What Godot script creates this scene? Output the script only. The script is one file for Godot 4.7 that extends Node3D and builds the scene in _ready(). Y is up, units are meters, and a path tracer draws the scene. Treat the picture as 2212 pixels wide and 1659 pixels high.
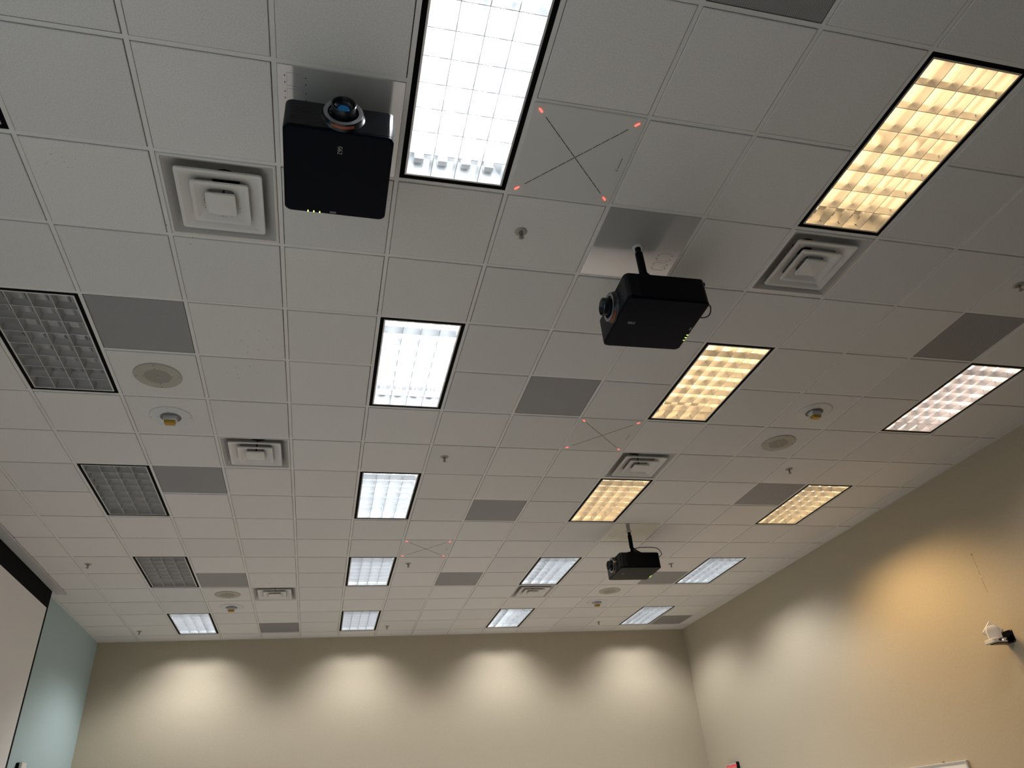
extends Node3D

const T := 0.6096          # one ceiling tile
const CEIL := 4.6          # height of the ceiling grid
const X0 := -0.6096        # left wall
const X1 := 9.38           # right wall
const Z0 := -0.385         # far wall
const Z1 := 16.46          # wall behind the camera
const DECK := 0.34         # depth of the space above the grid

const COOL := Color(0.975, 0.965, 0.965)
const COOL_GLOW := Color(0.93, 0.97, 1.0)
const WARM := Color(1.0, 0.835, 0.60)
const PINK := Color(1.0, 0.90, 0.83)
const SPOT_ENERGY := 0.62
const EXPOSURE := 1.28

var M := {}
var used := {}
var shared := {}


func _ready() -> void:
	var cam := Camera3D.new()
	cam.name = "camera"
	cam.position = Vector3(2.8026, CEIL - 3.0441, 12.5111)
	cam.rotation = Vector3(0.55426, -0.27786, -0.09014)
	cam.fov = 55.775
	cam.near = 0.05
	cam.far = 100.0
	add_child(cam)
	cam.current = true
	var we := WorldEnvironment.new()
	we.name = "world_environment"
	var env := Environment.new()
	env.background_mode = Environment.BG_COLOR
	env.background_color = Color(0, 0, 0)
	env.tonemap_mode = Environment.TONE_MAPPER_LINEAR
	env.tonemap_exposure = EXPOSURE
	env.sdfgi_enabled = true
	env.ssao_enabled = true
	env.ssil_enabled = true
	we.environment = env
	add_child(we)
	materials()
	room()
	ceiling()
	lights()
	diffusers()
	grilles()
	panels()
	projectors()
	small_fittings()
	wall_things()


# ---------------------------------------------------------------- helpers

func numbered(called: String) -> String:
	var n: int = used.get(called, 0)
	used[called] = n + 1
	return called if n == 0 else "%s_%03d" % [called, n]


func thing(called: String, label: String, category: String, at := Vector3.ZERO, turn := 0.0, group := "") -> Node3D:
	var o := Node3D.new()
	o.name = numbered(called)
	add_child(o)
	o.position = at
	o.rotation.y = turn
	tag(o, label, category, group)
	return o


func tag(o: Node, label: String, category: String, group := "") -> void:
	o.set_meta("label", label)
	o.set_meta("category", category)
	if group:
		o.set_meta("group", group)


func obj(called: String, mesh: Mesh, m: Material, parent: Node, at := Vector3.ZERO) -> MeshInstance3D:
	var o := MeshInstance3D.new()
	o.name = called if parent != self else numbered(called)
	o.mesh = mesh
	o.material_override = m
	o.position = at
	o.cast_shadow = GeometryInstance3D.SHADOW_CASTING_SETTING_ON
	parent.add_child(o, true)
	return o


func struct(called: String, mesh: Mesh, m: Material, label: String, at := Vector3.ZERO) -> MeshInstance3D:
	var o := obj(called, mesh, m, self, at)
	o.set_meta("kind", "structure")
	o.set_meta("label", label)
	return o


func begin(smooth := false) -> SurfaceTool:
	var st := SurfaceTool.new()
	st.begin(Mesh.PRIMITIVE_TRIANGLES)
	st.set_smooth_group(0 if smooth else -1)
	return st


func done(st: SurfaceTool) -> ArrayMesh:
	st.generate_normals()
	return st.commit()


func tri(st: SurfaceTool, a: Vector3, b: Vector3, c: Vector3) -> void:
	st.add_vertex(a)
	st.add_vertex(b)
	st.add_vertex(c)


func quad(st: SurfaceTool, a: Vector3, b: Vector3, c: Vector3, d: Vector3) -> void:
	tri(st, a, b, c)
	tri(st, a, c, d)


# a rounded rectangle round the y axis, seg points on each corner
func ring(y: float, hx: float, hz: float, r: float, seg := 4, at := Vector3.ZERO) -> PackedVector3Array:
	var out := PackedVector3Array()
	r = minf(r, minf(hx, hz))
	for k in 4:
		var cx: float = [1, -1, -1, 1][k] * (hx - r)
		var cz: float = [1, 1, -1, -1][k] * (hz - r)
		for i in seg + 1:
			var a := PI / 2 * (k + float(i) / seg)
			out.append(at + Vector3(cx + r * cos(a), y, cz + r * sin(a)))
	return out


func skin(st: SurfaceTool, rings: Array, closed := false) -> void:
	for j in rings.size() - (0 if closed else 1):
		var lo: PackedVector3Array = rings[j]
		var up: PackedVector3Array = rings[(j + 1) % rings.size()]
		for i in lo.size():
			var k := (i + 1) % lo.size()
			quad(st, lo[i], lo[k], up[k], up[i])


func cap(st: SurfaceTool, r: PackedVector3Array, top: bool) -> void:
	var c := Vector3.ZERO
	for p in r:
		c += p
	c /= r.size()
	for i in r.size():
		var k := (i + 1) % r.size()
		if top:
			tri(st, c, r[i], r[k])
		else:
			tri(st, c, r[k], r[i])


# layers from the bottom up: [y, half x, half z, corner radius]
func stack(st: SurfaceTool, layers: Array, seg := 4, at := Vector3.ZERO, bottom := true, top := true) -> void:
	var rings := []
	for l in layers:
		rings.append(ring(l[0], l[1], l[2], l[3], seg, at))
	skin(st, rings)
	if bottom:
		cap(st, rings[0], false)
	if top:
		cap(st, rings[-1], true)


func box(st: SurfaceTool, lo: Vector3, hi: Vector3, ch := 0.0) -> void:
	var c := (lo + hi) / 2
	var h := (hi - lo) / 2
	if ch <= 0.0:
		stack(st, [[lo.y, h.x, h.z, 0.0], [hi.y, h.x, h.z, 0.0]], 1, Vector3(c.x, 0, c.z))
	else:
		stack(st, [[lo.y, h.x - ch, h.z - ch, ch * 0.5], [lo.y + ch, h.x, h.z, ch], [hi.y - ch, h.x, h.z, ch], [hi.y, h.x - ch, h.z - ch, ch * 0.5]], 1, Vector3(c.x, 0, c.z))


func box_mesh(size: Vector3, ch := 0.0) -> ArrayMesh:
	var st := begin()
	box(st, -size / 2, size / 2, ch)
	return done(st)


# a turned shape round the y axis: profile of (radius, y) from the bottom up
func lathe(st: SurfaceTool, profile: Array, n := 32, t := Transform3D.IDENTITY) -> void:
	for j in profile.size() - 1:
		var p: Vector2 = profile[j]
		var q: Vector2 = profile[j + 1]
		for i in n:
			var a := TAU * i / n
			var b := TAU * (i + 1) / n
			var l0 := t * Vector3(p.x * cos(a), p.y, p.x * sin(a))
			var l1 := t * Vector3(p.x * cos(b), p.y, p.x * sin(b))
			var u0 := t * Vector3(q.x * cos(a), q.y, q.x * sin(a))
			var u1 := t * Vector3(q.x * cos(b), q.y, q.x * sin(b))
			if p.x < 1e-6:
				tri(st, l0, u1, u0)
			elif q.x < 1e-6:
				tri(st, l0, l1, u0)
			else:
				quad(st, l0, l1, u1, u0)


func lathe_mesh(profile: Array, n := 32, t := Transform3D.IDENTITY) -> ArrayMesh:
	var st := begin()
	lathe(st, profile, n, t)
	return done(st)


func tube(st: SurfaceTool, pts: Array, r: float, n := 8) -> void:
	var rings := []
	var side := Vector3.ZERO
	for i in pts.size():
		var a: Vector3 = pts[maxi(i - 1, 0)]
		var b: Vector3 = pts[mini(i + 1, pts.size() - 1)]
		var d := (b - a).normalized()
		if side == Vector3.ZERO:
			side = d.cross(Vector3.UP if absf(d.y) < 0.9 else Vector3.RIGHT).normalized()
		side = (side - d * side.dot(d)).normalized()
		var up := side.cross(d)
		var rg := PackedVector3Array()
		for k in n:
			var an := TAU * k / n
			rg.append(pts[i] + (side * cos(an) + up * sin(an)) * r)
		rings.append(rg)
	skin(st, rings)
	cap(st, rings[0], false)
	cap(st, rings[-1], true)


func curve(pts: Array, each := 6) -> Array:
	var c := Curve3D.new()
	for i in pts.size():
		var a: Vector3 = pts[maxi(i - 1, 0)]
		var b: Vector3 = pts[mini(i + 1, pts.size() - 1)]
		var t := (b - a) / 6.0
		c.add_point(pts[i], -t, t)
	var out := []
	for i in pts.size() - 1:
		for k in each:
			out.append(c.sample(i, float(k) / each))
	out.append(pts[-1])
	return out


# ---------------------------------------------------------------- materials

func lin(r: float, g: float, b: float) -> Color:
	return Color(r, g, b).linear_to_srgb()


func mat(called: String, c: Color, rough := 0.7, metal := 0.0, spec := 0.5) -> StandardMaterial3D:
	var m := StandardMaterial3D.new()
	m.resource_name = called
	m.albedo_color = c
	m.roughness = rough
	m.metallic = metal
	m.metallic_specular = spec
	M[called] = m
	return m


func noise_tex(freq: float, lo: Color, hi: Color, sd: int, size := 512, octaves := 3) -> NoiseTexture2D:
	var n := FastNoiseLite.new()
	n.seed = sd
	n.frequency = freq
	n.fractal_octaves = octaves
	var g := Gradient.new()
	g.set_color(0, lo)
	g.set_color(1, hi)
	var t := NoiseTexture2D.new()
	t.width = size
	t.height = size
	t.seamless = true
	t.noise = n
	t.color_ramp = g
	return t


func triplanar(m: StandardMaterial3D, scale: float) -> void:
	m.uv1_triplanar = true
	m.uv1_world_triplanar = true
	m.uv1_scale = Vector3.ONE * scale


func glow(called: String, c: Color, energy: float) -> StandardMaterial3D:
	var m := mat(called, Color(0.9, 0.9, 0.9), 0.4)
	m.emission_enabled = true
	m.emission = c
	m.emission_energy_multiplier = energy
	return m


func materials() -> void:
	var grain := noise_tex(0.12, Color(0.90, 0.90, 0.90), Color(1, 1, 1), 3)
	var bump := noise_tex(0.32, Color(0.0, 0.0, 0.0), Color(1, 1, 1), 5)
	var tones := [lin(0.80, 0.785, 0.765), lin(0.775, 0.765, 0.75), lin(0.82, 0.805, 0.785)]
	for k in 3:
		var m := mat("tile%d" % k, tones[k], 0.95, 0.0, 0.2)
		m.albedo_texture = grain
		m.heightmap_enabled = true
		m.heightmap_texture = bump
		m.heightmap_scale = 0.008
		triplanar(m, 1.7)
	mat("grid", lin(0.72, 0.71, 0.69), 0.5)
	mat("trim", lin(0.72, 0.71, 0.69), 0.5)
	mat("plenum", lin(0.02, 0.02, 0.02), 1.0)
	var wall_grain := noise_tex(0.05, Color(0.965, 0.965, 0.965), Color(1, 1, 1), 11)
	var wall_bump := noise_tex(0.35, Color(0, 0, 0), Color(1, 1, 1), 12)
	for w in [["tan", lin(0.50, 0.442, 0.335)], ["teal", lin(0.43, 0.555, 0.57)]]:
		var m := mat(w[0], w[1], 0.75, 0.0, 0.35)
		m.albedo_texture = wall_grain
		m.heightmap_enabled = true
		m.heightmap_texture = wall_bump
		m.heightmap_scale = 0.05
		triplanar(m, 1.1)
	var carpet := mat("carpet", lin(0.57, 0.555, 0.54), 1.0, 0.0, 0.1)
	var darker := mat("added_dark_floor", lin(0.05, 0.048, 0.046), 1.0, 0.0, 0.1)
	carpet.albedo_texture = noise_tex(0.2, Color(0.8, 0.8, 0.8), Color(1, 1, 1), 21)
	darker.albedo_texture = carpet.albedo_texture
	triplanar(carpet, 2.0)
	triplanar(darker, 2.0)
	mat("dimming_dark", lin(0.13, 0.12, 0.11), 0.8)  # unseen back wall darkened to cut its bounce onto the ceiling
	mat("black_frame", lin(0.004, 0.004, 0.005), 0.7, 0.0, 0.15)
	mat("lip", lin(0.62, 0.62, 0.62), 0.35, 0.6)
	mat("blade", lin(0.68, 0.68, 0.69), 0.45, 0.85)
	mat("reflector", lin(0.70, 0.70, 0.70), 0.4, 0.6)
	mat("socket", lin(0.75, 0.75, 0.74), 0.5)
	mat("lamp_off", lin(0.40, 0.41, 0.40), 0.3)
	mat("steel_white", lin(0.70, 0.69, 0.665), 0.45)
	mat("dusty_shaded_steel", lin(0.43, 0.425, 0.41), 0.7)  # pan dirt plus recess shade, both put into one darker grey
	mat("duct_black", lin(0.01, 0.01, 0.012), 0.8)
	mat("dust", lin(0.16, 0.155, 0.15), 1.0)
	var perf := Image.create(128, 128, false, Image.FORMAT_RGB8)
	perf.fill(Color(1, 1, 1))
	for i in 4:
		for j in 8:
			var c := Vector2(i * 32 + (16 if j % 2 else 0) + 8, j * 16 + 8)
			for dx in range(-7, 8):
				for dy in range(-7, 8):
					if dx * dx + dy * dy <= 42:
						perf.set_pixel(posmod(int(c.x) + dx, 128), posmod(int(c.y) + dy, 128), Color(0.06, 0.06, 0.065))
	var pm := mat("perforated", lin(0.37, 0.37, 0.38), 0.5)
	pm.albedo_texture = ImageTexture.create_from_image(perf)
	triplanar(pm, 1.0 / 0.036)
	var sp := mat("speaker_perforated", lin(0.42, 0.40, 0.34), 0.6)
	sp.albedo_texture = pm.albedo_texture
	triplanar(sp, 1.0 / 0.03)
	mat("mic_white", lin(0.66, 0.655, 0.63), 0.75, 0.0, 0.2)
	mat("slot_dark", lin(0.05, 0.05, 0.048), 0.8)
	glow("led_red", Color(1.0, 0.17, 0.10), 4.5)
	var plate := mat("plate_white", lin(0.62, 0.62, 0.62), 0.14, 0.35, 0.75)
	plate.clearcoat_enabled = true
	plate.clearcoat = 0.5
	plate.clearcoat_roughness = 0.1
	mat("navy_black", lin(0.003, 0.0035, 0.006), 0.3, 0.0, 0.2)
	mat("navy_gloss", lin(0.0022, 0.0036, 0.0085), 0.3, 0.0, 0.15)
	mat("rib_black", lin(0.006, 0.0075, 0.013), 0.28, 0.0, 0.4)
	mat("lens_ring", lin(0.32, 0.33, 0.36), 0.35, 0.6)
	mat("lens_black", lin(0.006, 0.007, 0.010), 0.25)
	mat("lens_glass", lin(0.03, 0.24, 0.62), 0.06, 0.75)
	mat("orange_label", lin(0.30, 0.075, 0.03), 0.6)
	glow("led_green", Color(0.75, 1.0, 0.35), 3.0)
	mat("grey_label", lin(0.16, 0.16, 0.17), 0.6)
	mat("knockout", lin(0.30, 0.30, 0.30), 0.6)
	mat("letters", lin(0.42, 0.42, 0.44), 0.5)
	mat("speaker_beige", lin(0.40, 0.385, 0.33), 0.5)
	mat("screw", lin(0.14, 0.135, 0.12), 0.4, 0.5)
	mat("sensor_white", lin(0.62, 0.63, 0.64), 0.4)
	mat("amber", lin(0.42, 0.235, 0.012), 0.25)
	mat("brass", lin(0.28, 0.27, 0.25), 0.35, 0.6)
	mat("screen_white", lin(0.80, 0.79, 0.775), 0.9, 0.0, 0.2)
	mat("screen_black", lin(0.008, 0.008, 0.010), 0.85, 0.0, 0.2)
	mat("case_grey", lin(0.50, 0.50, 0.49), 0.45)
	mat("white_plastic", lin(0.72, 0.70, 0.67), 0.4)
	mat("white_board", lin(0.85, 0.84, 0.82), 0.2)
	mat("aluminium", lin(0.62, 0.62, 0.61), 0.35, 0.7)
	mat("sign_grey", lin(0.42, 0.40, 0.38), 0.5)
	glow("exit_red", Color(1.0, 0.10, 0.14), 0.5).albedo_color = lin(0.3, 0.02, 0.03)
	glow("led_white", Color(0.8, 0.9, 1.0), 3.0)
	mat("filler", lin(0.78, 0.70, 0.56), 0.9)
	mat("crack", lin(0.36, 0.30, 0.20), 0.9)


# ---------------------------------------------------------------- the room

func slab(lo: Vector3, hi: Vector3) -> ArrayMesh:
	var st := begin()
	box(st, lo, hi)
	return done(st)


func room() -> void:
	var top := CEIL + DECK
	var fl := struct("floor", slab(Vector3(X0 - 0.15, -0.15, Z0 - 0.15), Vector3(X1 + 0.15, 0, Z1 + 0.15)), M.carpet, "grey brown carpeted floor of the room")
	obj("added_dark_floor", slab(Vector3(3.8, 0, 4.6), Vector3(X1 - 0.02, 0.008, Z1 - 0.02)), M.added_dark_floor, fl)  # added out of view to soak up bounce and darken the right ceiling
	struct("wall_far", slab(Vector3(X0 - 0.15, 0, Z0 - 0.15), Vector3(X1 + 0.15, top, Z0)), M.tan, "tan painted far wall with four scallops of light")
	var wr := struct("wall_right", slab(Vector3(X1, 0, Z0), Vector3(X1 + 0.15, top, Z1)), M.tan, "tan painted right wall with warm light on it")
	struct("wall_left", slab(Vector3(X0 - 0.15, 0, Z0), Vector3(X0, top, Z1)), M.teal, "teal painted left wall behind the projection screen")
	struct("wall_back", slab(Vector3(X0 - 0.15, 0, Z1), Vector3(X1 + 0.15, top, Z1 + 0.15)), M.dimming_dark, "unseen wall behind the camera, made dark to dim the ceiling")
	struct("baseboard_far", slab(Vector3(X0, 0, Z0), Vector3(X1, 0.1, Z0 + 0.012)), M.slot_dark, "dark rubber baseboard along the far wall")
	# angle trims where the ceiling grid meets the walls
	var a := 0.022
	struct("trim_1", slab(Vector3(X0, CEIL - 0.003, Z0), Vector3(X1, CEIL + 0.02, Z0 + a)), M.trim, "white wall angle along the far wall")
	struct("trim_2", slab(Vector3(X1 - a, CEIL - 0.003, Z0 + a), Vector3(X1, CEIL + 0.02, Z1)), M.trim, "white wall angle along the right wall")
	struct("trim_3", slab(Vector3(X0, CEIL - 0.003, Z0 + a), Vector3(X0 + a, CEIL + 0.02, Z1)), M.trim, "white wall angle along the left wall")
	# the hairline mark on the right wall
	var rng := RandomNumberGenerator.new()
	rng.seed = 4
	var pts := []
	for i in 9:
		pts.append(Vector3(X1 - 0.0003, CEIL - 0.916 - 0.4 * i / 8.0, 6.42 + rng.randf_range(-0.004, 0.004)))
	var st := begin()
	tube(st, pts, 0.0016, 5)
	obj("hairline_crack", done(st), M.crack, wr)
	st = begin()
	stack(st, [[0, 0.007, 0.007, 0.007], [0.0015, 0.006, 0.006, 0.006]], 4)
	var dot := done(st)
	var d := obj("nail_hole", dot, M.slot_dark, wr, Vector3(X1, CEIL - 0.916, 6.42))
	d.rotation.z = PI / 2
	for k in 2:
		var f := obj("filler_patch", dot, M.filler, wr, Vector3(X1, CEIL - [1.075, 1.15][k], 6.421))
		f.rotation.z = PI / 2
		f.scale = Vector3([0.8, 2.2][k], 1, 0.7)


var special := {}   # cells that hold something other than a plain tile


func ceiling() -> void:
	var c := Node3D.new()
	c.name = "ceiling"
	c.set_meta("kind", "structure")
	c.set_meta("label", "suspended ceiling of square white tiles in a white metal grid")
	add_child(c)
	obj("deck", slab(Vector3(X0 - 0.15, CEIL + DECK, Z0 - 0.15), Vector3(X1 + 0.15, CEIL + DECK + 0.15, Z1 + 0.15)), M.plenum, c)
	# which cells are taken
	for col in [1, 5, 9, 13]:
		for row in [0, 4, 8, 12, 16, 20, 24]:
			special[Vector2i(col, row)] = 1
			special[Vector2i(col, row + 1)] = 1
	for p in DIFFUSERS + GRILLES + MICS + PLATES:
		special[Vector2i(p[0], p[1])] = 1
	# tiles
	var st := begin()
	var rng := RandomNumberGenerator.new()
	rng.seed = 77
	var meshes := {}
	var far := begin()
	for row in range(-1, 27):
		for col in range(-1, 16):
			if special.has(Vector2i(col, row)):
				continue
			var x0 := maxf(col * T, X0 + 0.01)
			var x1 := minf((col + 1) * T, X1 - 0.01)
			var z0 := maxf(row * T, Z0 + 0.01)
			var z1 := minf((row + 1) * T, Z1 - 0.01)
			if x1 - x0 < 0.05 or z1 - z0 < 0.05:
				continue
			var size := Vector2(x1 - x0 - 0.030, z1 - z0 - 0.030)
			var at := Vector3((x0 + x1) / 2, CEIL, (z0 + z1) / 2)
			if row > 18:
				stack(far, [[-0.004, size.x / 2 - 0.002, size.y / 2 - 0.002, 0], [-0.002, size.x / 2, size.y / 2, 0], [0.012, size.x / 2, size.y / 2, 0]], 1, at + Vector3(0, CEIL - at.y, 0))
				continue
			var key := "%d_%d" % [roundi(size.x * 1000), roundi(size.y * 1000)]
			if not meshes.has(key):
				st = begin()
				stack(st, [[-0.004, size.x / 2 - 0.0025, size.y / 2 - 0.0025, 0.002], [-0.0015, size.x / 2, size.y / 2, 0.002], [0.014, size.x / 2, size.y / 2, 0.002]], 1)
				meshes[key] = done(st)
			var o := obj("ceiling_tile", meshes[key], M["tile%d" % rng.randi_range(0, 2)], c, at + Vector3(rng.randf_range(-0.0012, 0.0012), rng.randf_range(-0.001, 0.001), rng.randf_range(-0.0012, 0.0012)))
			o.rotation.y = rng.randf_range(-0.002, 0.002)
	var rest := obj("tile_field", done(far), M.tile0, c, Vector3(0, 0, 0))
	rest.set_meta("kind", "stuff")
	# scuffs and pin marks on some of the tiles
	var marks := begin()
	for s in [[3.62, 13.42, 0.14, 16], [3.55, 4.55, 0.16, 10], [2.25, 15.75, 0.08, 8], [3.2, 15.0, 0.1, 5], [10.1, 2.6, 0.2, 8], [3.35, 12.7, 0.12, 8]]:
		for i in s[3]:
			var r := rng.randf_range(0.0008, 0.0024)
			stack(marks, [[CEIL - 0.0062, r, r * rng.randf_range(0.4, 1.0), 0.001], [CEIL - 0.003, r, r * 0.6, 0.001]], 1, Vector3((s[0] + rng.randfn() * s[2]) * T, 0, (s[1] + rng.randfn() * s[2]) * T))
	var sc := obj("scuff_marks", done(marks), M.dust, c)
	sc.set_meta("kind", "stuff")
	# the grid: main bars along z, cross bars along x between the light fittings
	for col in range(0, 16):
		obj("main_bar", slab(Vector3(-0.0115, 0, Z0 + 0.02), Vector3(0.0115, 0.03, Z1)), M.grid, c, Vector3(col * T, CEIL, 0))
	for row in range(0, 27):
		var from := X0 + 0.02
		for col in range(-1, 17):
			var cut := col == 16 or (col in [1, 5, 9, 13] and row % 4 == 1)
			if cut:
				var to := X1 - 0.02 if col == 16 else col * T
				obj("cross_bar", slab(Vector3(from, 0.0006, -0.0115), Vector3(to, 0.028, 0.0115)), M.grid, c, Vector3(0, CEIL, row * T))
				from = (col + 1) * T


# ---------------------------------------------------------------- light fittings

const LIGHTS := [
	# col, row, state, glow, power, label
	[1, 0, "cool", 0.95, 1.00, "lit ceiling light nearest the far left corner of the room"],
	[1, 4, "off", 0.0, 0.00, "switched off louvered ceiling light second from the far wall, left row"],
	[1, 8, "off", 0.0, 0.00, "switched off louvered ceiling light in the middle of the left row"],
	[1, 12, "off", 0.0, 0.00, "largest fully shown switched off louvered ceiling light, at the left edge"],
	[1, 16, "off", 0.0, 0.00, "switched off ceiling light of which only a corner shows at upper left"],
	[5, 0, "cool", 0.9, 0.86, "cool white ceiling light by the far wall, above the second scallop from left"],
	[5, 4, "cool", 1.0, 1.30, "cool white ceiling light just left of the farthest cross-marked panel"],
	[5, 8, "cool", 1.25, 1.15, "third brightest cool white louvered ceiling light in the centre row"],
	[5, 12, "cool", 1.4, 0.85, "brilliant white ceiling light in the middle of the photo, fully shown"],
	[5, 16, "cool", 1.6, 0.60, "largest brilliant white ceiling light, cut by the top edge, beside the near projector"],
	[9, 0, "cool", 0.9, 0.86, "cool white ceiling light with one brighter stripe, above the third scallop"],
	[9, 4, "cool", 0.95, 1.30, "cool white ceiling light directly beside a square air diffuser near the far wall"],
	[9, 8, "warm", 1.0, 0.70, "small warm yellow ceiling light behind the far projector, beside a diffuser"],
	[9, 12, "warm", 0.86, 0.25, "warm yellow ceiling light just below the middle projector"],
	[9, 16, "warm", 0.70, 0.06, "largest warm yellow ceiling light, long panel at the upper right"],
	[13, 0, "cool", 0.85, 0.86, "cool white ceiling light nearest the far right corner of the room"],
	[13, 4, "cool", 0.9, 1.10, "cool white ceiling light right of the far projector, near the right wall"],
	[13, 8, "warm", 0.95, 1.35, "peach coloured ceiling light near the right wall, third from the far corner"],
	[13, 12, "pink", 0.95, 0.34, "pinkish white ceiling light at the right edge of the photo"],
	[13, 16, "warm", 0.3, 0.00, "warm ceiling light just outside the right edge of the photo"],
	[1, 20, "cool", 0.4, 5.00, "added unseen cool white ceiling light behind the camera, left row, to brighten the left ceiling"],  # these last four are added out of view to brighten the left ceiling
	[5, 20, "cool", 0.4, 0.10, "added unseen cool white ceiling light right above the camera, centre row, to brighten the ceiling"],
	[1, 24, "cool", 0.4, 0.30, "added unseen cool white ceiling light by the back wall, left row, to brighten the left ceiling"],
	[5, 24, "cool", 0.4, 0.10, "added unseen cool white ceiling light by the back wall, centre row, to brighten the ceiling"],
]


func blade_mesh(length: float, along_x: bool) -> ArrayMesh:
	# a louver blade: thin below, wide above, with hollow parabolic sides
	var st := begin(true)
	var prof := []
	for i in 6:
		var u := i / 5.0
		prof.append(Vector2(0.0017 + 0.0080 * u * u, 0.052 * u))
	var outline := []
	for p in prof:
		outline.append(Vector2(p.x, p.y))
	for i in range(prof.size() - 1, -1, -1):
		outline.append(Vector2(-prof[i].x, prof[i].y))
	var h := length / 2
	for i in outline.size():
		st.set_smooth_group(i + 10 if i == 5 or i == outline.size() - 1 else (1 if i < 5 else 2))
		var a: Vector2 = outline[i]
		var b: Vector2 = outline[(i + 1) % outline.size()]
		if along_x:
			quad(st, Vector3(-h, a.y, a.x), Vector3(-h, b.y, b.x), Vector3(h, b.y, b.x), Vector3(h, a.y, a.x))
		else:
			quad(st, Vector3(a.x, a.y, -h), Vector3(a.x, a.y, h), Vector3(b.x, b.y, h), Vector3(b.x, b.y, -h))
	return done(st)


func lights() -> void:
	var hw := T / 2 - 0.012      # opening between the bars
	var hl := T - 0.012
	var iw := hw - 0.030         # inside the black band
	var il := hl - 0.030
	# black band
	var st := begin()
	skin(st, [ring(0.004, hw, hl, 0.0, 1), ring(0.05, hw, hl, 0.0, 1), ring(0.05, iw + 0.004, il + 0.004, 0.0, 1), ring(0.004, iw + 0.004, il + 0.004, 0.0, 1)], true)
	var band := done(st)
	st = begin()
	skin(st, [ring(0.001, iw + 0.004, il + 0.004, 0.003, 2), ring(0.03, iw + 0.004, il + 0.004, 0.003, 2), ring(0.03, iw - 0.006, il - 0.006, 0.003, 2), ring(0.001, iw - 0.006, il - 0.006, 0.003, 2)], true)
	var lip := done(st)
	# housing: sides and roof
	st = begin()
	skin(st, [ring(0.03, iw + 0.002, il + 0.002, 0.0, 1), ring(0.150, iw + 0.002, il + 0.002, 0.0, 1), ring(0.152, iw - 0.002, il - 0.002, 0.0, 1)], false)
	cap(st, ring(0.152, iw - 0.002, il - 0.002, 0.0, 1), true)
	skin(st, [ring(0.145, iw - 0.03, il - 0.002, 0.0, 1), ring(0.08, iw - 0.001, il - 0.001, 0.0, 1), ring(0.03, iw - 0.001, il - 0.001, 0.0, 1)], false)
	cap(st, ring(0.145, iw - 0.03, il - 0.002, 0.0, 1), false)
	var housing := done(st)
	var long_blade := blade_mesh(2 * il - 0.012, false)
	var cross_blade := blade_mesh(2 * iw - 0.012, true)
	# a twin-tube lamp along z
	var tubes := []
	for half in 2:
		st = begin(true)
		for s in [-1, 1]:
			var z0 := 0.02 if half else -il + 0.05
			var z1 := il - 0.05 if half else -0.02
			tube(st, [Vector3(0.014 * s, 0, z0), Vector3(0.014 * s, 0, z1)], 0.0085, 10)
		tubes.append(done(st))
	var socket := box_mesh(Vector3(0.052, 0.044, 0.036), 0.003)
	for L in LIGHTS:
		var state: String = L[2]
		var tint: Color = {"cool": COOL, "warm": WARM, "pink": PINK, "off": Color.WHITE}[state]
		var t := thing("ceiling_light", L[5], "ceiling light", Vector3((L[0] + 0.5) * T, CEIL, (L[1] + 1) * T), 0.0, "louvered two by four ceiling lights")
		obj("frame", band, M.black_frame, t)
		obj("lip", lip, M.lip, t)
		obj("housing", housing, M.reflector, t)
		var lamp: Material = M.lamp_off
		if state != "off":
			var key := "%s%.2f" % [state, L[3]]
			if not M.has(key):
				glow(key, COOL_GLOW if state == "cool" else tint, 4.6 * L[3])
			lamp = M[key]
		if L[0] == 9 and L[1] == 0:
			glow("bright_lamp", COOL_GLOW, 9.5)
		var cw := (2 * iw - 0.012) / 4
		var cl := (2 * il - 0.012) / 8
		for k in 4:
			for half in 2:
				obj("lamp_tube", tubes[half], M.bright_lamp if k == 1 and L[0] == 9 and L[1] == 0 else lamp, t, Vector3((k - 1.5) * cw, 0.098, 0))
			for e in [-1, 1]:
				obj("lamp_socket", socket, M.socket, t, Vector3((k - 1.5) * cw, 0.106, e * (il - 0.03)))
		for k in 3:
			obj("long_blade", long_blade, M.blade, t, Vector3((k - 1) * cw, 0.003, 0))
		for k in 7:
			obj("cross_blade", cross_blade, M.blade, t, Vector3(0, 0.004, (k - 3) * cl))
		if state == "off" or L[4] <= 0.0:
			continue
		for sx in [-1, 1]:
			for sz in [-1, 0, 1]:
				var sp := SpotLight3D.new()
				sp.name = "lamp_glow"
				sp.light_color = tint
				sp.light_energy = SPOT_ENERGY * L[4] * (1.3 if sz == 0 else 0.7)
				sp.light_size = 0.06
				sp.spot_angle = 65.0
				sp.spot_angle_attenuation = 0.5
				sp.spot_attenuation = 2.0
				sp.spot_range = 30.0
				sp.shadow_enabled = true
				sp.position = Vector3(sx * 0.23, -0.012, sz * 0.5)
				sp.rotation.x = -PI / 2
				t.add_child(sp, true)


# ---------------------------------------------------------------- air diffusers

const DIFFUSERS := [
	[3, 15, "largest square air diffuser, left of the near projector, with dusty edges"],
	[3, 10, "square air diffuser left of the middle bright light, left half of the ceiling"],
	[3, 3, "small distant square air diffuser in the left half of the ceiling"],
	[9, 15, "square air diffuser at the end of the largest warm light, right side"],
	[9, 10, "square air diffuser between the middle warm light and the small warm light"],
	[9, 3, "small distant square air diffuser at the end of a cool white light"],
]


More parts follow.
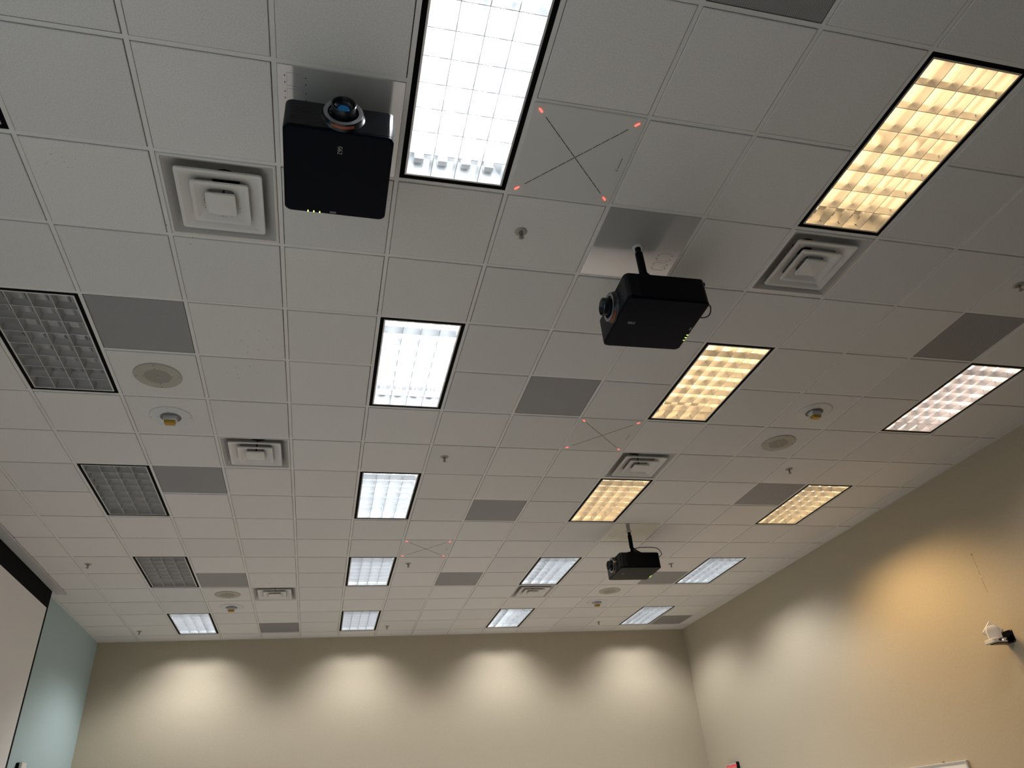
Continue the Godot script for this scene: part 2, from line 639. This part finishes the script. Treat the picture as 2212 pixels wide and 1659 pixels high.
func diffusers() -> void:
	var st := begin(true)
	skin(st, [ring(-0.002, 0.276, 0.276, 0.008, 4), ring(-0.002, 0.2905, 0.2905, 0.004, 4), ring(0.006, 0.2905, 0.2905, 0.004, 4)])
	var flange := done(st)
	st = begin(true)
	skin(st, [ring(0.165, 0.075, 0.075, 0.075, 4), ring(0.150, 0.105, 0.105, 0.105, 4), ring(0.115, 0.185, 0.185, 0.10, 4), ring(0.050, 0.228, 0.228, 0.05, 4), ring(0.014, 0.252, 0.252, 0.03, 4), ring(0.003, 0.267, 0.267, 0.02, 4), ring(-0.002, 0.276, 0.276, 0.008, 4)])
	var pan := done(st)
	st = begin()
	skin(st, [ring(0.24, 0.074, 0.074, 0.074, 4), ring(0.160, 0.077, 0.077, 0.077, 4)])
	cap(st, ring(0.24, 0.074, 0.074, 0.074, 4), false)
	var neck := done(st)
	# the louver cones: outer half, drop, inner half, inner height
	var cones := []
	for c in [[0.219, -0.014, 0.132, 0.024], [0.1475, -0.025, 0.073, 0.009]]:
		st = begin()
		skin(st, [ring(c[1], c[0] - 0.002, c[0] - 0.002, 0.014), ring(c[1] + 0.003, c[0], c[0], 0.016), ring(c[1] + 0.012, c[0], c[0], 0.016), ring(c[3] + 0.004, c[2], c[2], 0.03), ring(c[3], c[2], c[2], 0.03), ring(c[1] + 0.003, c[0] - 0.02, c[0] - 0.02, 0.014), ring(c[1], c[0] - 0.006, c[0] - 0.006, 0.012)], true)
		cones.append(done(st))
	st = begin()
	skin(st, [ring(-0.037, 0.004, 0.004, 0.001), ring(-0.031, 0.066, 0.066, 0.006), ring(-0.033, 0.074, 0.074, 0.008), ring(-0.030, 0.0775, 0.0775, 0.010), ring(-0.020, 0.0775, 0.0775, 0.010), ring(-0.020, 0.010, 0.010, 0.004)])
	cap(st, ring(-0.037, 0.004, 0.004, 0.001), false)
	cap(st, ring(-0.020, 0.010, 0.010, 0.004), true)
	var core := done(st)
	st = begin()
	box(st, Vector3(-0.005, -0.022, -0.005), Vector3(0.005, 0.16, 0.005))
	var hanger := done(st)
	# soot that the air has left round the cones
	var rng := RandomNumberGenerator.new()
	rng.seed = 9
	st = begin()
	for i in 420:
		var a := rng.randf() * TAU
		if rng.randf() > 0.25 + 0.75 * maxf(0, cos(a - PI * 0.95)):
			continue
		var p := Vector3(cos(a), 0, sin(a)) * (0.083 + absf(rng.randfn()) * 0.012)
		p.y = -0.0235 + (0.0 if absf(p.x) + absf(p.z) < 1 else 0.0)
		var s := rng.randf_range(0.0003, 0.0009)
		stack(st, [[p.y, s, s, s], [p.y + 0.004, s, s, s]], 1, Vector3(p.x, 0, p.z))
	var soot := done(st)
	for d in DIFFUSERS:
		var t := thing("air_diffuser", d[2], "air vent", Vector3((d[0] + 0.5) * T, CEIL, (d[1] + 0.5) * T), 0.0, "square ceiling air diffusers")
		obj("back_pan", pan, M.dusty_shaded_steel, t)
		obj("flange", flange, M.steel_white, t)
		obj("duct_neck", neck, M.duct_black, t)
		obj("hanger", hanger, M.slot_dark, t).rotation.y = PI / 4
		obj("louver_ring", cones[0], M.steel_white, t)
		obj("louver_ring", cones[1], M.steel_white, t)
		obj("center_plate", core, M.steel_white, t)
		if d[1] == 15 and d[0] == 3:
			var so := obj("soot", soot, M.dust, t)
			so.set_meta("kind", "stuff")


# ---------------------------------------------------------------- dark return grilles

const GRILLES := [
	[2, 13, "dark perforated return panel beside the largest switched off light"],
	[2, 9, "dark perforated panel beside the middle switched off light"],
	[2, 4, "dark perforated panel beside the farthest switched off light"],
	[3, 0, "faint grey perforated panel close to the far wall, left half"],
	[7, 18, "dark perforated panel cut by the top edge of the photo"],
	[7, 12, "dark perforated panel right of the bright light in the middle of the photo"],
	[7, 8, "dark perforated panel left of the small warm yellow light"],
	[7, 4, "small dark perforated panel left of the far cool white light beside a diffuser"],
	[12, 14, "large dark perforated panel at the right edge, above the pinkish light"],
	[12, 9, "dark perforated panel left of the peach coloured light, near the right wall"],
	[12, 4, "dark perforated panel behind the far projector"],
	[14, 0, "faint grey perforated panel in the far right corner"],
]


func grilles() -> void:
	var h := T / 2 - 0.0125
	var st := begin()
	stack(st, [[0.001, h - 0.004, h - 0.004, 0.002], [0.003, h - 0.003, h - 0.003, 0.002], [0.006, h - 0.003, h - 0.003, 0.002]], 1)
	var sheet := done(st)
	st = begin()
	skin(st, [ring(0.002, h, h, 0.0, 1), ring(0.02, h, h, 0.0, 1), ring(0.02, h - 0.004, h - 0.004, 0.0, 1), ring(0.002, h - 0.004, h - 0.004, 0.0, 1)], true)
	var rim := done(st)
	for g in GRILLES:
		var t := thing("return_grille", g[2], "vent panel", Vector3((g[0] + 0.5) * T, CEIL, (g[1] + 0.5) * T), 0.0, "dark perforated return air panels")
		obj("perforated_sheet", sheet, M.perforated, t)
		obj("rim", rim, M.slot_dark, t)


# ---------------------------------------------------------------- cross-marked microphone panels and projector plates

const MICS := [
	[6, 16, "largest white panel with a dotted cross and red lights, right of the big bright light"],
	[8, 11, "white panel with a dotted cross and red lights, left of the middle warm light"],
	[6, 6, "smallest white panel with a cross and red lights, near the far wall"],
]
const PLATES := [
	[4, 16, "white metal ceiling plate behind the near projector, with two knockouts"],
	[7, 15, "glossy white ceiling plate above the middle projector, reflecting its pole"],
	[10, 7, "white ceiling plate above the far projector"],
]


func panels() -> void:
	var st := begin()
	stack(st, [[-0.006, 0.296, 0.296, 0.006], [-0.0035, 0.3, 0.3, 0.008], [0.02, 0.3, 0.3, 0.006]], 3)
	var panel := done(st)
	st = begin()
	box(st, Vector3(-0.024, -0.0072, -0.0018), Vector3(0.024, -0.005, 0.0018))
	var slot := done(st)
	st = begin()
	stack(st, [[-0.0085, 0.0145, 0.0036, 0.0036], [-0.005, 0.0155, 0.0046, 0.0046]], 3)
	var led := done(st)
	st = begin()
	box(st, Vector3(-0.0013, -0.0072, -0.036), Vector3(0.0013, -0.005, 0.036))
	for k in 2:
		var a := Vector3([-0.011, 0.0][k], -0.0062, [-0.044, -0.052][k])
		var b := Vector3([0.0, 0.005][k], -0.0062, [-0.052, -0.044][k])
		tube(st, [a, b], 0.0013, 4)
	var mark := done(st)
	for m in MICS:
		var t := thing("microphone_panel", m[2], "microphone panel", Vector3((m[0] + 0.5) * T, CEIL, (m[1] + 0.5) * T), 0.0, "cross-marked microphone panels")
		obj("panel", panel, M.mic_white, t)
		for arm in 4:
			var a := PI / 4 + arm * PI / 2
			var dir := Vector3(cos(a), 0, sin(a))
			for i in 6:
				var o := obj("slot", slot, M.slot_dark, t, dir * (0.027 + 0.0525 * i))
				o.rotation.y = -a
			var l := obj("status_light", led, M.led_red, t, dir * 0.364)
			l.rotation.y = -a
		obj("maker_mark", mark, M.slot_dark, t, Vector3(0.258, 0, -0.0))
	st = begin()
	stack(st, [[-0.003, 0.2905, 0.2905, 0.002], [-0.001, 0.2925, 0.2925, 0.003], [0.004, 0.2925, 0.2925, 0.003]], 2)
	var plate := done(st)
	st = begin()
	for x in [-1, 1]:
		box(st, Vector3(x * 0.038 - 0.0006, -0.0034, -0.034), Vector3(x * 0.038 + 0.0006, -0.002, 0.034))
	for z in [-1, 1]:
		box(st, Vector3(-0.038, -0.0036, z * 0.034 - 0.0006), Vector3(0.038, -0.002, z * 0.034 + 0.0006))
	var outline := done(st)
	st = begin()
	for x in [-1, 1]:
		for z in [-1, 1]:
			stack(st, [[-0.0042, 0.0026, 0.0036, 0.003], [-0.002, 0.0026, 0.0036, 0.003]], 2, Vector3(x * 0.047, 0, z * 0.018))
	var holes := done(st)
	for k in 3:
		var p = PLATES[k]
		var t := thing("mounting_plate", p[2], "ceiling plate", Vector3((p[0] + 0.5) * T, CEIL, (p[1] + 0.5) * T), 0.0, "projector ceiling plates")
		obj("plate", plate, M.plate_white, t)
		for i in 2:
			var at: Vector3 = [Vector3(-0.212, 0, 0.218 - 0.085 * i), Vector3(0.205, 0, -0.155 + 0.085 * i), Vector3(-0.19, 0, -0.17 + 0.085 * i)][k]
			obj("knockout", outline, M.knockout, t, at)
			obj("screw_hole", holes, M.slot_dark, t, at).set_meta("kind", "stuff")


# ---------------------------------------------------------------- projectors

const PROJECTORS := [
	[Vector3(2.7445, -0.35, 10.042), 0.006, Vector3(2.743, 0, 10.06), "large black ceiling projector seen from below, nearest, left of the brightest light"],
	[Vector3(4.646, -0.5, 9.309), -1.588, Vector3(4.566, 0, 9.443), "black ceiling projector on a pole in the middle of the photo, lens facing left"],
	[Vector3(6.42, -0.485, 4.46), -1.585, Vector3(6.372, 0, 4.605), "small distant black projector on a pole near the far wall"],
]


func projectors() -> void:
	var W := 0.484
	var D := 0.51
	var H := 0.188
	var st := begin(true)
	var r := 0.032
	st.set_smooth_group(1)
	skin(st, [ring(0.012, W / 2, D / 2, r, 8), ring(H - 0.008, W / 2, D / 2, r, 8)])
	st.set_smooth_group(2)
	skin(st, [ring(H - 0.008, W / 2, D / 2, r, 8), ring(H, W / 2 - 0.008, D / 2 - 0.008, r - 0.006, 8)])
	st.set_smooth_group(3)
	cap(st, ring(H, W / 2 - 0.008, D / 2 - 0.008, r - 0.006, 8), true)
	var body := done(st)
	st = begin(true)
	st.set_smooth_group(1)
	skin(st, [ring(0.0, W / 2 - 0.008, D / 2 - 0.008, r - 0.004, 8), ring(0.002, W / 2 - 0.003, D / 2 - 0.003, r - 0.002, 8), ring(0.006, W / 2 + 0.0005, D / 2 + 0.0005, r, 8), ring(0.012, W / 2 + 0.0005, D / 2 + 0.0005, r, 8)])
	st.set_smooth_group(2)
	cap(st, ring(0.0, W / 2 - 0.008, D / 2 - 0.008, r - 0.004, 8), false)
	var cover := done(st)
	# ribs round the front
	st = begin()
	for k in 22:
		var y := 0.022 + k * 0.0072
		stack(st, [[y, W / 2 + 0.0005, 0.05, r], [y + 0.0014, W / 2 + 0.002, 0.0515, r], [y + 0.0036, W / 2 + 0.002, 0.0515, r], [y + 0.005, W / 2 + 0.0005, 0.05, r]], 6, Vector3(0, 0, D / 2 - 0.05), true, true)
	var ribs := done(st)
	var fwd := Transform3D(Basis(Vector3.RIGHT, PI / 2), Vector3(0.012, 0.103, D / 2))
	st = begin(true)
	lathe(st, [Vector2(0.098, 0.0), Vector2(0.097, 0.006), Vector2(0.091, 0.008), Vector2(0.0895, 0.028), Vector2(0.087, 0.032)], 48, fwd)
	var collar := done(st)
	st = begin()
	lathe(st, [Vector2(0.087, 0.032), Vector2(0.083, 0.0325), Vector2(0.069, 0.032), Vector2(0.068, 0.029)], 48, fwd)
	var ring_face := done(st)
	st = begin(true)
	var groups := [Vector2(0.052, 0.0), Vector2(0.052, 0.050), Vector2(0.0545, 0.054), Vector2(0.0545, 0.072), Vector2(0.0525, 0.0745), Vector2(0.049, 0.073), Vector2(0.043, 0.056), Vector2(0.037, 0.050), Vector2(0.0325, 0.047)]
	for j in groups.size() - 1:
		st.set_smooth_group(j + 1)
		lathe(st, [groups[j], groups[j + 1]], 48, fwd)
	st.set_smooth_group(30)
	lathe(st, [Vector2(0.0685, 0.030), Vector2(0.068, 0.012), Vector2(0.050, 0.010)], 48, fwd)
	var barrel := done(st)
	st = begin(true)
	var gp := []
	for i in 7:
		var u := i / 6.0
		gp.append(Vector2(0.0325 * cos(u * PI / 2), 0.046 + 0.013 * sin(u * PI / 2)))
	lathe(st, gp, 40, fwd)
	var glass := done(st)
	# the orange label along the lower side of the collar
	st = begin(true)
	for i in 14:
		var a := PI * (0.31 + 0.37 * i / 14.0)
		var b := PI * (0.31 + 0.37 * (i + 1) / 14.0)
		var q := []
		for e in [[a, 0.0105], [b, 0.0105], [b, 0.026], [a, 0.026]]:
			q.append(fwd * Vector3(0.0915 * cos(e[0]), e[1], 0.0915 * sin(e[0])))
		quad(st, q[0], q[1], q[2], q[3])
		var q2 := []
		for e in [[a, 0.0105], [b, 0.0105], [b, 0.026], [a, 0.026]]:
			q2.append(fwd * Vector3(0.0895 * cos(e[0]), e[1], 0.0895 * sin(e[0])))
		quad(st, q2[3], q2[2], q2[1], q2[0])
	var label := done(st)
	st = begin()
	box(st, Vector3(-0.0025, -0.0006, -0.006), Vector3(0.0025, 0.004, 0.006), 0.0005)
	var led := done(st)
	var tm := TextMesh.new()
	var f := SystemFont.new()
	f.font_names = PackedStringArray(["Droid Sans Mono"])
	tm.font = f
	tm.text = "G62"
	tm.font_size = 32
	tm.pixel_size = 0.00085
	tm.depth = 0.0008
	for k in 3:
		var P = PROJECTORS[k]
		var base: Vector3 = P[0]
		var turn: float = P[1]
		var t := thing("projector", P[3], "projector", base + Vector3(0, CEIL, 0), turn, "black ceiling projectors")
		obj("body", body, M.navy_black, t)
		obj("bottom_cover", cover, M.navy_gloss, t)
		obj("front_ribs", ribs, M.rib_black, t)
		var col := obj("lens_collar", collar, M.lens_black, t)
		obj("collar_face", ring_face, M.lens_ring, col)
		obj("warning_label", label, M.orange_label, col)
		var bar := obj("lens_barrel", barrel, M.lens_black, t)
		obj("lens_glass", glass, M.lens_glass, bar)
		for i in 3:
			obj("status_light", led, M.led_green, t, Vector3(-0.132 + 0.028 * i, 0.0, -D / 2 + 0.010))
		obj("info_sticker", box_mesh(Vector3(0.03, 0.001, 0.012)), M.grey_label, t, Vector3(-0.012, -0.0004, -D / 2 + 0.018))
		var tx := obj("model_lettering", tm, M.letters, t, Vector3(0.006, -0.0003, D / 2 - 0.10))
		tx.basis = Basis(Vector3(0, 0, -1), Vector3(1, 0, 0), Vector3(0, -1, 0))
		# the mount: pole from the ceiling plate, yoke on the lid, cable to the rear
		var inv := t.transform.affine_inverse()
		var top: Vector3 = inv * (P[2] + Vector3(0, CEIL - 0.0048, 0))
		var drop := top.y - H
		var mp := Vector3(top.x, H, top.z)
		var at := Transform3D(Basis.IDENTITY, mp)
		st = begin()
		lathe(st, [Vector2(0.0, 0.01), Vector2(0.0185, 0.01), Vector2(0.0185, drop)], 20, at)
		lathe(st, [Vector2(0.0, drop * 0.28), Vector2(0.0195, drop * 0.28), Vector2(0.0245, drop * 0.31), Vector2(0.0245, drop * 0.82), Vector2(0.019, drop * 0.86), Vector2(0.0, drop * 0.86)], 20, at)
		var pole := obj("pole", done(st), M.navy_black, t)
		st = begin()
		lathe(st, [Vector2(0.019, drop - 0.012), Vector2(0.030, drop - 0.010), Vector2(0.031, drop), Vector2(0.0, drop)], 24, at)
		obj("ceiling_collar", done(st), M.white_plastic, pole)
		st = begin()
		stack(st, [[H - 0.001, 0.065, 0.085, 0.012], [H + 0.014, 0.065, 0.085, 0.012], [H + 0.018, 0.06, 0.08, 0.012]], 3, Vector3(mp.x, 0, mp.z))
		stack(st, [[H + 0.012, 0.034, 0.034, 0.01], [H + 0.042, 0.03, 0.03, 0.01]], 3, Vector3(mp.x, 0, mp.z))
		# sloping gusset towards the rear
		var g0 := Vector3(mp.x, H + 0.012, mp.z)
		for s in [-1, 1]:
			tube(st, [g0 + Vector3(s * 0.02, 0.075, 0), g0 + Vector3(s * 0.02, 0.03, -0.05), g0 + Vector3(s * 0.02, 0, -0.11)], 0.009, 6)
		obj("mount_yoke", done(st), M.navy_black, t)
		var rise := 1.0 if k == 2 else 0.3
		st = begin(true)
		tube(st, curve([g0 + Vector3(0, 0.06, -0.02), g0 + Vector3(0.01, 0.075 * rise, -0.10), Vector3(mp.x + 0.03, H + 0.082 * rise, -D / 2 + 0.05), Vector3(mp.x + 0.05, H + 0.055 * rise, -D / 2 - 0.02), Vector3(mp.x + 0.05, H - 0.01, -D / 2 - 0.012 - 0.038 * rise), Vector3(mp.x + 0.05, H - 0.055, -D / 2 + 0.004)]), 0.0045, 6)
		obj("cable", done(st), M.lens_black, t)
		if k == 1:
			st = begin(true)
			tube(st, curve([Vector3(0.17, 0.06, -D / 2 + 0.005), Vector3(0.18, 0.03, -D / 2 - 0.03), Vector3(0.14, -0.004, -D / 2 - 0.035), Vector3(0.09, 0.01, -D / 2 - 0.015), Vector3(0.07, 0.05, -D / 2 + 0.005)]), 0.004, 6)
			obj("cable", done(st), M.lens_black, t)


# ---------------------------------------------------------------- speakers, sensors, sprinklers

const SPEAKERS := [
	[2.5, 12.5, "largest round beige ceiling speaker, beside the big switched off light"],
	[11.5, 11.5, "round beige ceiling speaker on the right half, nearer the right wall"],
	[2.5, 3.5, "small distant round ceiling speaker in the left half"],
	[11.5, 3.5, "small distant round ceiling speaker under the far projector"],
]
const SENSORS := [
	[2.5, 11.5, "largest round ceiling fitting with yellow tip, by the left speaker"],
	[11.5, 12.5, "round ceiling fitting with yellow tip on the right half, by the pinkish light"],
	[2.5, 2.5, "small distant yellow-tipped round fitting at the left of the far ceiling"],
	[11.5, 2.5, "small distant yellow-tipped round fitting at the right of the far ceiling"],
]
const SPRINKLERS := [
	[6.25, 15.53, "nearest sprinkler head, below the largest cross-marked panel"],
	[6.25, 10.6, "sprinkler head right of the centre row, midway up the photo"],
	[6.25, 5.6, "sprinkler head just below the smallest cross-marked panel"],
	[0.18, 5.57, "sprinkler head near the projection screen housing, far left"],
	[0.18, 0.47, "sprinkler head in the far left corner of the ceiling"],
	[6.25, 0.47, "sprinkler head near the far wall, beside the second light from left"],
	[12.25, 0.47, "sprinkler head near the far wall, left of the far right light"],
	[12.25, 5.57, "sprinkler head just right of the far projector"],
	[12.25, 10.58, "sprinkler head on the right half, above the peach light"],
	[12.25, 15.55, "sprinkler head at the right edge of the photo"],
]


func small_fittings() -> void:
	var st := begin()
	lathe(st, [Vector2(0.092, -0.0095), Vector2(0.158, -0.0085), Vector2(0.164, -0.0065), Vector2(0.166, -0.003), Vector2(0.166, 0.0)], 48)
	var flange := done(st)
	st = begin()
	lathe(st, [Vector2(0.0, -0.0105), Vector2(0.088, -0.0095), Vector2(0.0925, -0.0098), Vector2(0.0925, 0.0)], 48)
	var cloth := done(st)
	st = begin()
	lathe(st, [Vector2(0.0, -0.0145), Vector2(0.006, -0.0135), Vector2(0.007, -0.0095)], 12)
	var badge := done(st)
	st = begin()
	for k in 4:
		var a := k * PI / 2 + 0.05
		for rr in [0.099, 0.147]:
			lathe(st, [Vector2(0.0, -0.0115), Vector2(0.0035, -0.011), Vector2(0.0042, -0.008)], 8, Transform3D(Basis.IDENTITY, Vector3(cos(a) * rr, 0, sin(a) * rr)))
	var screws := done(st)
	for s in SPEAKERS:
		var t := thing("ceiling_speaker", s[2], "speaker", Vector3(s[0] * T, CEIL - 0.003, s[1] * T), 0.0, "round ceiling speakers")
		obj("flange", flange, M.speaker_beige, t)
		obj("grille", cloth, M.speaker_perforated, t)
		obj("badge", badge, M.aluminium, t)
		obj("screws", screws, M.screw, t).set_meta("kind", "stuff")
	st = begin()
	lathe(st, [Vector2(0.0, -0.0078), Vector2(0.076, -0.0078), Vector2(0.080, -0.0085), Vector2(0.152, -0.008), Vector2(0.160, -0.005), Vector2(0.162, 0.0)], 48)
	var ring_plate := done(st)
	st = begin()
	lathe(st, [Vector2(0.0, -0.0082), Vector2(0.078, -0.0088), Vector2(0.081, -0.0084)], 40)
	var well := done(st)
	st = begin()
	stack(st, [[-0.044, 0.044, 0.030, 0.006], [-0.040, 0.048, 0.034, 0.007], [-0.006, 0.050, 0.036, 0.007]], 3)
	var head := done(st)
	st = begin()
	stack(st, [[-0.070, 0.034, 0.022, 0.008], [-0.062, 0.040, 0.027, 0.008], [-0.043, 0.043, 0.029, 0.006]], 3)
	var lens := done(st)
	for s in SENSORS:
		var t := thing("ceiling_sensor", s[2], "ceiling sensor", Vector3(s[0] * T, CEIL - 0.003, s[1] * T), 0.0, "yellow-tipped ceiling sensors")
		obj("flange", ring_plate, M.sensor_white, t)
		obj("recess", well, M.grey_label, t)
		obj("head", head, M.sensor_white, t)
		obj("amber_lens", lens, M.amber, t)
		obj("screws", screws, M.screw, t, Vector3(0, 0.002, 0)).set_meta("kind", "stuff")
	st = begin(true)
	lathe(st, [Vector2(0.0, -0.006), Vector2(0.018, -0.006), Vector2(0.022, -0.009), Vector2(0.026, -0.0085), Vector2(0.038, -0.003), Vector2(0.040, 0.0)], 28)
	var cup := done(st)
	st = begin()
	lathe(st, [Vector2(0.0, -0.024), Vector2(0.004, -0.024), Vector2(0.010, -0.018), Vector2(0.011, -0.006)], 14)
	for s in [-1, 1]:
		tube(st, curve([Vector3(s * 0.010, -0.012, 0), Vector3(s * 0.0085, -0.026, 0), Vector3(s * 0.006, -0.040, 0), Vector3(0, -0.047, 0)], 4), 0.0028, 6)
	tube(st, [Vector3(0, -0.022, 0), Vector3(0, -0.048, 0)], 0.003, 6)
	var frame := done(st)
	st = begin()
	lathe(st, [Vector2(0.0, -0.054), Vector2(0.006, -0.0535), Vector2(0.0065, -0.050), Vector2(0.016, -0.049), Vector2(0.0165, -0.0475), Vector2(0.0, -0.0475)], 20)
	var deflector := done(st)
	for s in SPRINKLERS:
		var t := thing("sprinkler_head", s[2], "sprinkler", Vector3(s[0] * T, CEIL - 0.003, s[1] * T), 0.3, "fire sprinkler heads")
		obj("escutcheon", cup, M.speaker_beige, t)
		obj("frame", frame, M.brass, t)
		obj("deflector", deflector, M.brass, t)


# ---------------------------------------------------------------- things on the walls

func wall_things() -> void:
	# projection screen in front of the left wall
	var t := thing("projection_screen", "white projection screen with black border hanging at the lower left edge", "screen", Vector3(-0.535, CEIL, 2.35))
	var L := 4.65
	var st := begin()
	box(st, Vector3(-0.002, -0.225, 0), Vector3(0.002, -0.0085, L))
	box(st, Vector3(-0.002, -3.0, 0), Vector3(0.002, -0.225, 0.055))
	box(st, Vector3(-0.002, -3.0, L - 0.055), Vector3(0.002, -0.225, L))
	box(st, Vector3(-0.002, -3.06, 0), Vector3(0.002, -3.0, L))
	obj("black_border", done(st), M.screen_black, t)
	obj("white_surface", slab(Vector3(-0.0015, -3.0, 0.055), Vector3(0.0025, -0.225, L - 0.055)), M.screen_white, t)
	st = begin()
	lathe(st, [Vector2(0.0, 0.0), Vector2(0.016, 0.0), Vector2(0.016, L), Vector2(0.0, L)], 16, Transform3D(Basis(Vector3.RIGHT, PI / 2), Vector3(0, -3.07, 0)))
	obj("weight_bar", done(st), M.screen_black, t)
	# housing flush with the ceiling
	st = begin()
	box(st, Vector3(0.012, -0.018, -0.10), Vector3(0.112, -0.0085, L + 0.1), 0.002)
	box(st, Vector3(0.112, -0.026, -0.10), Vector3(0.140, -0.0085, L + 0.1), 0.003)
	obj("housing", done(st), M.case_grey, t)
	# camera on the right wall
	var c := thing("wall_camera", "white swivel camera on a black wall bracket, right wall", "camera", Vector3(X1, CEIL - 1.80, 6.44))
	st = begin()
	var pl := [[-0.02, -0.072], [0.095, -0.072], [0.095, 0.072], [-0.02, 0.072]]
	stack(st, [[0.0, 0.0575, 0.072, 0.01], [0.005, 0.0575, 0.072, 0.01]], 4, Vector3(0.0375, 0, 0))
	var br := obj("wall_plate", done(st), M.navy_black, c)
	br.basis = Basis(Vector3(0, 1, 0), Vector3(-1, 0, 0), Vector3(0, 0, 1))
	st = begin()
	stack(st, [[-0.024, 0.10, 0.05, 0.012], [-0.018, 0.10, 0.05, 0.012]], 4, Vector3(-0.105, 0, 0))
	for s in [-1, 1]:
		var w := Vector3(0, 0, s * 0.048)
		for q in [0.0, 0.003]:
			var o := w + Vector3(0, 0, q * s)
			tri(st, o + Vector3(-0.005, -0.018, 0), o + Vector3(-0.12, -0.018, 0), o + Vector3(-0.005, 0.05, 0))
			tri(st, o + Vector3(-0.005, 0.05, 0), o + Vector3(-0.12, -0.018, 0), o + Vector3(-0.005, -0.018, 0))
	obj("shelf_bracket", done(st), M.navy_black, c)
	st = begin()
	for e in [[0.088, -0.06], [0.088, 0.06], [-0.012, 0.06]]:
		lathe(st, [Vector2(0.0, 0.007), Vector2(0.005, 0.0065), Vector2(0.006, 0.004)], 8, Transform3D(Basis(Vector3(0, 1, 0), Vector3(-1, 0, 0), Vector3(0, 0, 1)), Vector3(0, e[0], e[1])))
	obj("plate_screws", done(st), M.aluminium, c).set_meta("kind", "stuff")
	st = begin()
	stack(st, [[-0.018, 0.085, 0.066, 0.03], [-0.014, 0.088, 0.07, 0.034], [0.016, 0.088, 0.07, 0.034], [0.020, 0.082, 0.064, 0.03]], 5, Vector3(-0.165, 0, 0))
	obj("base", done(st), M.white_plastic, c)
	obj("sensor_window", box_mesh(Vector3(0.034, 0.018, 0.004), 0.001), M.lens_black, c, Vector3(-0.185, 0.001, 0.0705))
	obj("sensor_window", box_mesh(Vector3(0.020, 0.018, 0.004), 0.001), M.lens_black, c, Vector3(-0.105, 0.001, 0.0690))
	obj("power_light", box_mesh(Vector3(0.010, 0.010, 0.004), 0.002), M.led_white, c, Vector3(-0.152, 0.001, 0.0705))
	st = begin(true)
	st.set_smooth_group(1)
	skin(st, [ring(0.018, 0.062, 0.020, 0.015, 5), ring(0.10, 0.060, 0.019, 0.015, 5), ring(0.128, 0.050, 0.017, 0.015, 5), ring(0.142, 0.028, 0.012, 0.01, 5)])
	cap(st, ring(0.142, 0.028, 0.012, 0.01, 5), true)
	var swivel := -0.8
	var mid := Vector3(-0.155, 0, 0)
	var out := Basis(Vector3.UP, swivel)
	var yk := obj("yoke", done(st), M.white_plastic, c, mid + out * Vector3(0, 0, 0.05))
	yk.rotation.y = swivel
	st = begin()
	stack(st, [[-0.066, 0.062, 0.042, 0.008], [-0.062, 0.066, 0.046, 0.010], [0.062, 0.066, 0.046, 0.010], [0.066, 0.062, 0.042, 0.008]], 4)
	var hd := obj("camera_head", done(st), M.white_plastic, c, mid + out * Vector3(0, 0.098, -0.022))
	hd.basis = out * Basis(Vector3(0, 0, 1), 0.80)
	st = begin()
	lathe(st, [Vector2(0.0, -0.006), Vector2(0.022, -0.004), Vector2(0.028, -0.012), Vector2(0.034, -0.012), Vector2(0.034, 0.0)], 24, Transform3D(Basis.IDENTITY, Vector3(0, -0.066, 0)))
	obj("lens", done(st), M.lens_black, hd)
	# lit exit sign on the right wall near the corner
	var e := thing("exit_sign", "lit red exit sign low on the right wall near the far corner", "exit sign", Vector3(X1, CEIL - 2.325, 0.50))
	st = begin()
	box(st, Vector3(-0.056, -0.20, -0.155), Vector3(0, 0.0, 0.155), 0.004)
	obj("housing", done(st), M.screen_black, e)
	st = begin()
	box(st, Vector3(-0.060, -0.198, -0.153), Vector3(-0.055, -0.002, 0.150))
	obj("face", done(st), M.sign_grey, e)
	var tm := TextMesh.new()
	var f := SystemFont.new()
	f.font_names = PackedStringArray(["Droid Sans"])
	f.font_weight = 700
	tm.font = f
	tm.text = "EXIT"
	tm.font_size = 64
	tm.pixel_size = 0.0025
	tm.depth = 0.003
	var tx := obj("exit_lettering", tm, M.exit_red, e, Vector3(-0.0612, -0.095, 0.0))
	tx.basis = Basis(Vector3(0, 0, 1), Vector3(0, 1, 0), Vector3(-1, 0, 0))
	# white board
	var w := thing("whiteboard", "white board in an aluminium frame at the lower right edge", "whiteboard", Vector3(X1, CEIL - 2.745, 5.365))
	obj("surface", slab(Vector3(-0.022, -1.22, -2.8), Vector3(0, -0.02, -0.018)), M.white_board, w)
	st = begin()
	box(st, Vector3(-0.028, -0.024, -2.82), Vector3(0, 0, 0), 0.003)
	box(st, Vector3(-0.028, -1.24, -2.82), Vector3(0, -1.216, 0), 0.003)
	box(st, Vector3(-0.028, -1.217, -0.022), Vector3(0, -0.023, 0), 0.003)
	box(st, Vector3(-0.028, -1.217, -2.82), Vector3(0, -0.023, -2.798), 0.003)
	obj("frame", done(st), M.aluminium, w)
	obj("hook", box_mesh(Vector3(0.016, 0.022, 0.02), 0.003), M.crack, w, Vector3(-0.008, 0.009, -0.348))
	# small white box on the teal wall
	var b := thing("wall_box", "small white box with dark side on the teal wall, lower left", "wall box", Vector3(X0, CEIL - 1.875, 1.80))
	st = begin()
	box(st, Vector3(0.0, -0.22, -0.065), Vector3(0.04, -0.004, 0.06), 0.004)
	obj("back_box", done(st), M.screen_black, b)
	st = begin()
	box(st, Vector3(0.04, -0.224, -0.095), Vector3(0.07, 0.0, 0.075), 0.004)
	obj("cover", done(st), M.white_plastic, b)
